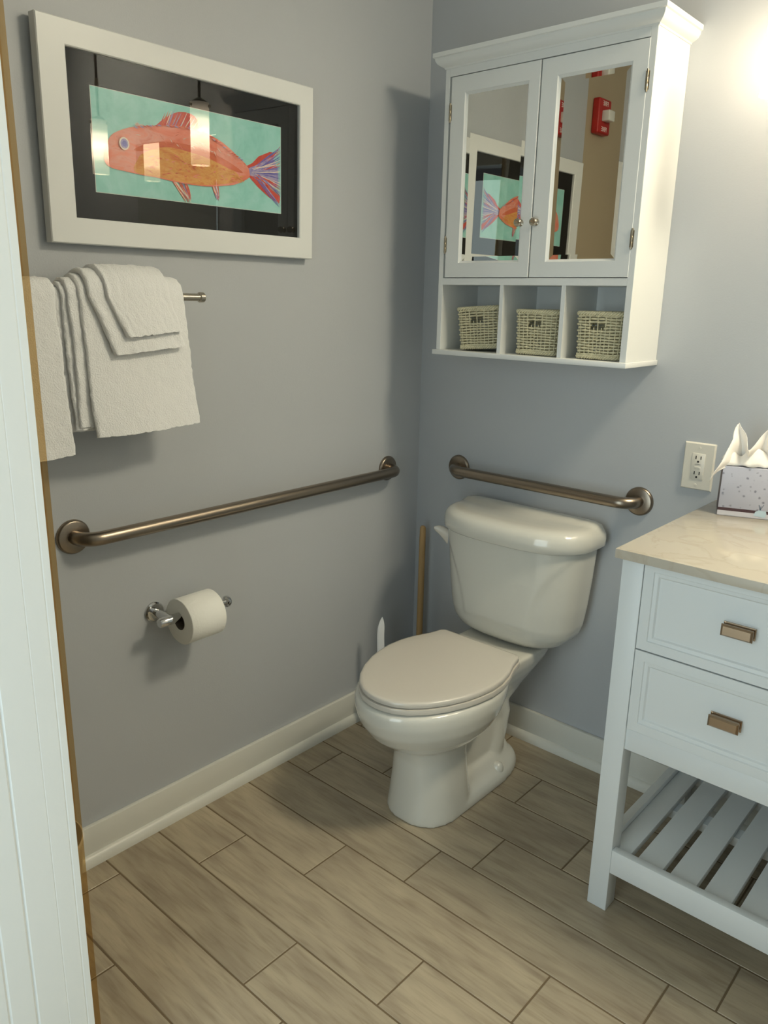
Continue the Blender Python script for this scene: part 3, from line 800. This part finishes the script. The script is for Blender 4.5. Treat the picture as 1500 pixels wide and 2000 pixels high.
# pulled tissue: a crumpled sheet rising from the slot
bm = B()
NU, NV = 46, 22
tipsz = lambda s: .070 * max(0, 1 - abs(s - .30) / .17) ** 1.0 + .062 * max(0, 1 - abs(s - .72) / .24) ** 1.0
g = []
for i in range(NU + 1):
    s = i / NU; rowv = []
    for j in range(NV + 1):
        t = j / NV
        a = -.020 + .150 * s; z0_ = Hh + .0005
        top_ = .040 + .82 * tipsz(s)
        z = z0_ + top_ * t
        bb = S_ * .5 - .050 * math.sin(PI * t * .5) * (1 - .55 * tipsz(s) / .07) + .012 * math.sin(s * 17 + t * 3) * t
        aa = S_ * .5 + (a - S_ * .5) * (.35 + .65 * t ** .7)
        if s < .2: # left flap curls over the edge and hangs
            k = (0.2 - s) / .2; z -= .075 * k * t ** 1.3; bb -= .035 * k; aa -= .010 * k * t
        p = L2W(aa, bb, z)
        q = p * 26
        p += Vector((noise.noise(q), noise.noise(q + Vector((9, 3, 1))), noise.noise(q + Vector((5, 2, 8))) * .6)) * .007 * t
        rowv.append(bm.verts.new(p))
    g.append(rowv)
for i in range(NU):
    for j in range(NV): bm.faces.new((g[i][j], g[i + 1][j], g[i + 1][j + 1], g[i][j + 1]))
# front fold of the sheet spilling on the box top
g = []
for i in range(NU + 1):
    s = i / NU; rowv = []
    for j in range(13):
        t = j / 12
        aa = -.004 + .116 * s + .004 * math.sin(s * 9)
        bb = S_ * .48 - t * (S_ * .46 + .004 * math.sin(s * 14))
        z = Hh + .0012 + .038 * math.sin(PI * (.15 + .85 * t)) * (.75 + .25 * math.sin(s * 11 + 1)) * min(1, (s + .03) / .16, (1.03 - s) / .16) ** .6
        p = L2W(aa, bb, z); q = p * 34
        p += Vector((noise.noise(q), noise.noise(q + Vector((9, 3, 1))), abs(noise.noise(q + Vector((5, 2, 8)))))) * .006
        rowv.append(bm.verts.new(p))
    g.append(rowv)
for i in range(NU):
    for j in range(12): bm.faces.new((g[i][j], g[i + 1][j], g[i + 1][j + 1], g[i][j + 1]))
ti = obj('tissue', bm, M_tissue, tbx, angle=60)
sm = ti.modifiers.new('thick', 'SOLIDIFY'); sm.thickness = .0008

# ------------------------------------------------------------------ toilet
TX = .467
toi = thing('toilet', (TX, -.37, 0), 'off-white two-piece toilet with closed lid in the corner', 'toilet')
def egg(z, hw, yf, yb_, ymid=None, n=2.0, nb=2.0, N=64, dx=0.0):
    ym = ymid if ymid is not None else (yf + yb_) / 2
    ring = []
    for k in range(N):
        a = 2 * PI * k / N; c, s = math.cos(a), math.sin(a)
        e = n if s < 0 else nb
        x = hw * math.copysign(abs(c) ** (2 / e), c)
        y = ym + ((ym - yf) if s < 0 else (yb_ - ym)) * math.copysign(abs(s) ** (2 / e), s)
        ring.append((TX + x + dx, y, z))
    return ring
bm = B()
# bowl
loft(bm, [egg(.205, .070, -.575, -.33, -.46), egg(.222, .098, -.612, -.31, -.47), egg(.245, .130, -.655, -.29, -.48), egg(.275, .155, -.690, -.275, -.48),
          egg(.31, .172, -.715, -.265, -.475), egg(.345, .181, -.728, -.255, -.47), egg(.372, .182, -.729, -.25, -.47), egg(.383, .177, -.724, -.25, -.47), egg(.385, .165, -.71, -.26, -.47)])
# front column
loft(bm, [egg(0, .1065, -.602, -.385, -.49, 2.3, 3.2), egg(.01, .106, -.602, -.385, -.49, 2.3, 3.2), egg(.06, .099, -.598, -.392, -.49, 2.3, 3.4), egg(.12, .092, -.594, -.398, -.49, 2.3, 3.4),
          egg(.18, .087, -.592, -.402, -.49, 2.3, 3.4), egg(.225, .090, -.603, -.395, -.49, 2.3, 3.0), egg(.26, .110, -.63, -.37, -.49, 2.2, 2.6)])
# foot behind the column
loft(bm, [egg(0, .1065, -.56, -.105, -.30, 6, 2.3), egg(.018, .106, -.56, -.107, -.30, 6, 2.3), egg(.032, .098, -.55, -.115, -.30, 6, 2.3), egg(.046, .078, -.54, -.128, -.30, 5, 2.2), egg(.075, .060, -.53, -.14, -.30, 4, 2.2)])
# web and trapway
loft(bm, [egg(.0, .050, -.47, -.16, -.3, 4, 4), egg(.2, .050, -.47, -.17, -.3, 4, 4), egg(.36, .075, -.47, -.12, -.3, 4, 4)])
tube(bm, [(TX, -.47, .165), (TX, -.42, .185), (TX, -.365, .225), (TX, -.315, .262), (TX, -.268, .268), (TX, -.225, .235), (TX, -.205, .18), (TX, -.215, .12), (TX, -.235, .06), (TX, -.235, .012)], [.05, .058, .064, .066, .066, .066, .064, .062, .064, .06], 24)
# rear deck that carries the tank
loft(bm, [egg(.225, .058, -.40, -.12, -.24, 3, 3), egg(.27, .078, -.42, -.09, -.24, 3, 3.4), egg(.32, .104, -.44, -.055, -.24, 3.4, 4), egg(.355, .118, -.44, -.035, -.24, 3.6, 5), egg(.384, .122, -.43, -.028, -.24, 3.6, 6), egg(.388, .118, -.43, -.032, -.24, 3.6, 6)])
bowl = obj('bowl', bm, M_porc, toi, angle=180, base=(TX, -.37, 0))
m_ = bowl.modifiers.new('fuse', 'REMESH'); m_.mode = 'VOXEL'; m_.voxel_size = .0052; m_.use_smooth_shade = True
m_ = bowl.modifiers.new('soft', 'SMOOTH'); m_.factor = .5; m_.iterations = 9
# seat and lid
half = [(-.2715, .1235), (-.276, .131), (-.284, .1365), (-.300, .1395), (-.33, .148), (-.375, .1655), (-.42, .1755), (-.47, .1780), (-.52, .1715), (-.56, .1615), (-.61, .1415), (-.655, .1145), (-.69, .0820), (-.709, .0520), (-.717, .0250), (-.7195, 0)]
def seatring(z, sc=1.0, cy=-.49, cut=0.0):
    R_ = [(hw, y) for y, hw in half]
    o = [(x, y) for x, y in R_] + [(-x, y) for x, y in R_[-2::-1]]
    return [(TX + .002 + x * sc, cy + (y - cy) * sc, z) for x, y in o]
bm = B(); loft(bm, [seatring(.387, .985), seatring(.3885, 1.006), seatring(.396, 1.012), seatring(.4015, 1.006), seatring(.4025, .98)]); obj('seat', bm, M_seat, toi, angle=50)
bm = B(); loft(bm, [seatring(.4045, .97), seatring(.4055, .992), seatring(.412, 1.0), seatring(.4165, .996), seatring(.4192, .985), seatring(.4205, .95), seatring(.4212, .80), seatring(.4215, .4)]); obj('lid', bm, M_seat, toi, angle=50)
for dx in (-.07, .07):
    bm = B(); bx(bm, TX + dx - .018, TX + dx + .018, -.268, -.246, .386, .404, .004, 3); obj('hinge_cap', bm, M_seat, toi)
for s in (-1, 1):
    bm = B(); lathe(bm, [(.0185, 0), (.0180, .014), (.0145, .023), (.007, .028), (0, .029)], (TX + s * .078, -.262, .028), (0, 0, 1), 24); obj('bolt_cap', bm, M_porc, toi)
# tank
def dring(z, hw, yf, yb_=-.022, N=120, n=2.7, sq=.075, rc=.03):
    ring = []
    ys = yb_ - sq
    for k in range(N // 2 + 1):
        a = PI * k / (N // 2); c, s = math.cos(a), math.sin(a)
        ring.append([hw * math.copysign(abs(c) ** (2 / n), c), ys - (ys - yf) * abs(s) ** (2 / n), z])
    nb_ = 8
    for i in range(1, 6): ring.append([-hw, ys + (sq - rc) * i / 5, z])
    for i in range(1, nb_ + 1):
        a = PI / 2 * i / nb_; ring.append([-hw + rc - rc * math.cos(a), yb_ - rc + rc * math.sin(a), z])
    for i in range(1, 12): ring.append([-(hw - rc) + 2 * (hw - rc) * i / 12, yb_, z])
    for i in range(0, nb_ + 1):
        a = PI / 2 * (1 - i / nb_); ring.append([hw - rc + rc * math.cos(a), yb_ - rc + rc * math.sin(a), z])
    for i in range(1, 5): ring.append([hw, yb_ - rc - (sq - rc) * i / 5, z])
    return ring
def sstep(a, b_, x):
    t = min(1, max(0, (x - a) / (b_ - a))); return t * t * (3 - 2 * t)
key = [(.388, .085, -.135), (.391, .125, -.160), (.399, .155, -.183), (.412, .176, -.197), (.432, .1915, -.206), (.46, .2005, -.211), (.52, .209, -.216), (.60, .2165, -.220), (.705, .2235, -.223)]
def interp(z):
    for (za, ha, fa), (zb, hb, fb) in zip(key, key[1:]):
        if z <= zb + 1e-9:
            t = (z - za) / (zb - za); return ha + (hb - ha) * t, fa + (fb - fa) * t
    return key[-1][1:]
zs = [.388, .3895, .391, .395, .399, .405, .412, .420, .428, .436, .444, .452, .46] + [.46 + .245 * i / 40 for i in range(1, 41)]
rings = []
for z in zs:
    hw, yf = interp(z); ring = dring(z, hw, yf)
    for p in ring:
        if p[1] < -.06:
            xb_ = .108 + .112 * max(0, (z - .40) / .29) ** 2.6
            k = 1 - sstep(xb_ - .006, xb_ + .004, abs(p[0]))
            k *= sstep(.452, .468, z)
            p[1] -= .0042 * k * min(1, (-.06 - p[1]) / .05)
    rings.append([(TX + p[0], p[1], p[2]) for p in ring])
bm = B(); loft(bm, rings); obj('tank', bm, M_porc, toi, angle=60)
rings = []
for z, hw, yf, yb_ in ((.703, .226, -.226, -.03), (.7035, .236, -.237, -.022), (.708, .2405, -.242, -.019), (.728, .2415, -.243, -.018), (.742, .240, -.241, -.018), (.753, .234, -.235, -.019), (.760, .226, -.226, -.022), (.764, .214, -.212, -.030), (.7655, .196, -.192, -.040), (.7655, .15, -.16, -.055), (.765, .08, -.12, -.07)):
    ring = dring(z, hw, yf, yb_, rc=.022, sq=.06)
    for p in ring:
        if z > .752: p[2] += .0085 * sstep(-.085, -.058, p[1]) * sstep(.752, .764, z)
    rings.append([(TX + p[0], p[1], p[2]) for p in ring])
bm = B(); loft(bm, rings); obj('tank_lid', bm, M_porc, toi, angle=50)
bm = B()
c0 = Vector((TX - .221, -.152, .660)); c1 = Vector((TX - .252, -.180, .686))
rings = []
for i in range(9):
    t = i / 8; c = c0.lerp(c1, t) + Vector((0, 0, .004 * math.sin(PI * t))); hh = .0215 * (1 - t) ** .8 + .004; ww = .010 * (1 - t) + .004
    d = Vector((.75, -.66, 0))
    rings.append([c + d * ww * math.cos(2 * PI * k / 16) + Vector((0, 0, hh * math.sin(2 * PI * k / 16))) for k in range(16)])
loft(bm, rings); obj('flush_lever', bm, M_lever, toi, angle=60)

# ------------------------------------------------------------------ plunger and toilet brush behind the toilet
pl = thing('plunger', (.085, -.072, 0), 'toilet plunger with wooden handle standing in the room corner behind the toilet', 'plunger')
bm = B(); lathe(bm, [(.010, .10), (.0108, .14), (.0105, .60), (.0098, .632), (.006, .639), (0, .640)], (.078, -.062, 0), (.0, -.0, 1), 20); obj('handle', bm, M_wood, pl)
bm = B(); lathe(bm, [(.052, 0), (.055, .012), (.054, .04), (.042, .072), (.022, .092), (.014, .098), (.013, .125), (.010, .128)], (.078, -.075, 0), (0, 0, 1), 32); obj('rubber_cup', bm, M_rubber, pl)
br = thing('toilet_brush', (.10, -.280, 0), 'white plastic toilet brush standing by the left wall beside the toilet bowl', 'toilet brush')
bm = B()
rings = []
for i in range(20):
    t = i / 19; z = .20 + .187 * t
    w = .0130 * (1 - .15 * t) * (1 if t < .75 else max(.05, math.cos((t - .75) / .25 * PI / 2) ** .7)); d = .006 * (1 - .5 * t) * (1 if t < .8 else max(.12, 1 - (t - .8) / .2))
    cx = .006 * math.sin(t * 2.2) - .010 * max(0, t - .7)
    dirv = Vector((.66, .75, 0)); dn = Vector((.75, -.66, 0))
    rings.append([Vector((.10, -.278, z)) + dirv * (w * math.cos(2 * PI * k / 16) - cx) + dn * d * math.sin(2 * PI * k / 16) for k in range(16)])
loft(bm, rings); obj('handle', bm, M_brush, br, angle=60)
bm = B(); lathe(bm, [(.044, 0), (.048, .004), (.046, .06), (.036, .15), (.028, .19), (.012, .205)], (.10, -.280, 0), (0, 0, 1), 32); obj('holder', bm, M_brush, br)

# small waste bin behind the door
wb = thing('waste_bin', (.10 - .0, -1.425, 0), 'small pale waste bin behind the door edge, by the baseboard', 'bin')
bm = B(); lathe(bm, [(.075, 0), (.078, .004), (.096, .205), (.100, .208), (.100, .216), (.096, .218), (.094, .205), (.074, .008), (0, .008)], (.125, -1.425, 0), (0, 0, 1), 40); obj('pail', bm, M_bin, wb)

# ------------------------------------------------------------------ fire alarm strobe (seen in the cabinet mirror)
fa = thing('fire_alarm', (0, -1.362, 1.99), 'red fire alarm strobe on the tan wall, seen in the cabinet mirror', 'fire alarm')
ay, az = -1.362, 2.052
bm = B(); bx(bm, 0, .030, ay - .048, ay + .048, az - .062, az + .062, .006, 3); obj('housing', bm, M_red, fa)
bm = B(); bx(bm, .028, .060, ay - .026, ay + .022, az - .019, az + .019, .004, 3); obj('strobe', bm, M_lens, fa)['label'] = 'white strobe lens'
for dz in (.044, -.046):
    fc = bpy.data.curves.new('lettering', 'FONT'); fc.body = 'FIRE'; fc.size = .024; fc.align_x = 'CENTER'; fc.align_y = 'CENTER'; fc.extrude = .0004
    tmp = link('lettering_curve', fc); bpy.context.view_layer.update()
    me = bpy.data.meshes.new_from_object(tmp); bpy.data.objects.remove(tmp); me.name = 'lettering'
    me.materials.clear(); me.materials.append(M_print)
    fo = link('lettering', me, fa)
    fo.rotation_euler = (PI / 2, 0, PI / 2); fo.location = Vector((.0304, ay, az + dz)) - fa.location

# ------------------------------------------------------------------ vanity mirror and the two lit wall lamps
bm = B()
def rm(i, y): return [(1.10 + i, y, 1.0 + i), (1.665 - i, y, 1.0 + i), (1.665 - i, y, 1.915 - i), (1.10 + i, y, 1.915 - i)]
loft(bm, [rm(0, -.0005), rm(0, -.004), rm(.004, -.006)])
tag(obj('vanity_mirror', bm, M_mirror, smooth=False), 'frameless wall mirror over the vanity, outside the frame at right', 'mirror')
def sconce(x, label):
    y = -.13; zb_, zt = 1.785, 1.995
    t = thing('pendant_lamp', (x, y, CZ), label, 'lamp', 'frosted cylinder pendant lamps over the vanity')
    bm = B(); lathe(bm, [(.060, 0), (.060, -.012), (.050, -.022), (.012, -.026)], (x, y, CZ), (0, 0, 1), 36); obj('canopy', bm, M_dkbronze, t)
    bm = B(); tube(bm, [(x, y, CZ - .02), (x, y, zt - .03)], .0055, 14); obj('rod', bm, M_dkbronze, t, angle=60)
    bm = B(); lathe(bm, [(.0055, -.018), (.008, -.016), (.008, .016), (.0055, .018)], (x, y, 2.135), (0, 0, 1), 18); obj('rod_joint', bm, M_brass, t)
    bm = B(); lathe(bm, [(.010, .03), (.026, .02), (.028, -.02), (.012, -.03)], (x, y, zt - .015), (0, 0, 1), 24); obj('lamp_holder', bm, M_dkbronze, t)
    bm = B()
    lathe(bm, [(.034, zb_), (.034, zt), (.031, zt), (.031, zb_)], (x, y, 0), (0, 0, 1), 40)
    bm.faces.ensure_lookup_table()
    for f in [f for f in bm.faces if len(f.verts) > 4]: bm.faces.remove(f)
    rim = [e for e in bm.edges if len(e.link_faces) == 1]
    bmesh.ops.bridge_loops(bm, edges=rim)
    s = obj('glass_shade', bm, M_shade, t, base=(x, y, (zb_ + zt) / 2))
    for k in range(3):
        a = 2 * PI * k / 3 + .5
        bm = B(); lathe(bm, [(.0035, .028), (.0035, .036), (.005, .037), (.005, .042), (0, .043)], (x, y, zt - .012), (math.cos(a), math.sin(a), 0), 12); obj('thumb_screw', bm, M_brass, t)
sconce(1.03, 'lit frosted glass cylinder pendant lamp nearest the wall cabinet, cut by the right edge')
sconce(1.735, 'lit frosted cylinder pendant lamp past the vanity mirror, seen only in the picture glass')

# added ceiling lamp, out of view, supplying the overhead light
M_diff = bpy.data.materials.new('lit_diffuser'); M_diff.use_nodes = True
b = M_diff.node_tree.nodes['Principled BSDF']; b.inputs['Base Color'].default_value = (.8, .78, .74, 1)
b.inputs['Emission Color'].default_value = (.97, .87, .65, 1); b.inputs['Emission Strength'].default_value = CEIL_K
cl = thing('added_ceiling_lamp', (1.75, -.32, CZ - .05), 'round ceiling lamp added out of view to supply overhead light', 'lamp')
bm = B(); lathe(bm, [(.215, -.0), (.215, -.018), (.200, -.022)], (1.75, -.32, CZ), (0, 0, 1), 48); obj('rim', bm, M_satin, cl)
bm = B(); lathe(bm, [(.198, -.012), (.198, -.024), (.18, -.036), (.12, -.045), (0, -.049)], (1.75, -.32, CZ), (0, 0, 1), 48); obj('diffuser', bm, M_diff, cl)

# ------------------------------------------------------------------ light
def area(name, loc, rot, sx, sy, power, colr):
    l = bpy.data.lights.new(name, 'AREA'); l.shape = 'RECTANGLE'; l.size = sx; l.size_y = sy; l.energy = power; l.color = colr
    o = link(name, l); o.location = loc; o.rotation_euler = rot; return o
area('doorway_daylight', ((DX0 + DX1) / 2, FY - .12, 1.05), (PI / 2, 0, 0), DX1 - DX0 - .04, 1.9, 15, (0.80, 0.96, 0.99))
w = bpy.data.worlds.new('world'); w.use_nodes = True; scene.world = w
w.node_tree.nodes['Background'].inputs[0].default_value = (.6, .68, .8, 1); w.node_tree.nodes['Background'].inputs[1].default_value = .25

# ------------------------------------------------------------------ camera
C = Vector((1.62504122, -2.01507811, 1.36530467)); yaw, pitch, roll_, f = .721906029, -.267383323, .0202927183, 1533.53041
fwd = Vector((-math.sin(yaw) * math.cos(pitch), math.cos(yaw) * math.cos(pitch), math.sin(pitch)))
right = Vector((math.cos(yaw), math.sin(yaw), 0)); up = right.cross(fwd)
r2 = right * math.cos(roll_) + up * math.sin(roll_); u2 = -right * math.sin(roll_) + up * math.cos(roll_)
cam = bpy.data.cameras.new('camera'); cam.sensor_fit = 'HORIZONTAL'; cam.sensor_width = 36; cam.lens = 36 * f / 1500; cam.clip_start = .02
co = link('camera', cam)
co.matrix_world = Matrix(((r2.x, u2.x, -fwd.x, C.x), (r2.y, u2.y, -fwd.y, C.y), (r2.z, u2.z, -fwd.z, C.z), (0, 0, 0, 1)))
scene.camera = co
vs = scene.view_settings
vs.view_transform = 'Standard'; vs.look = 'None'; vs.gamma = 1; vs.use_curve_mapping = False; vs.exposure = -0.06
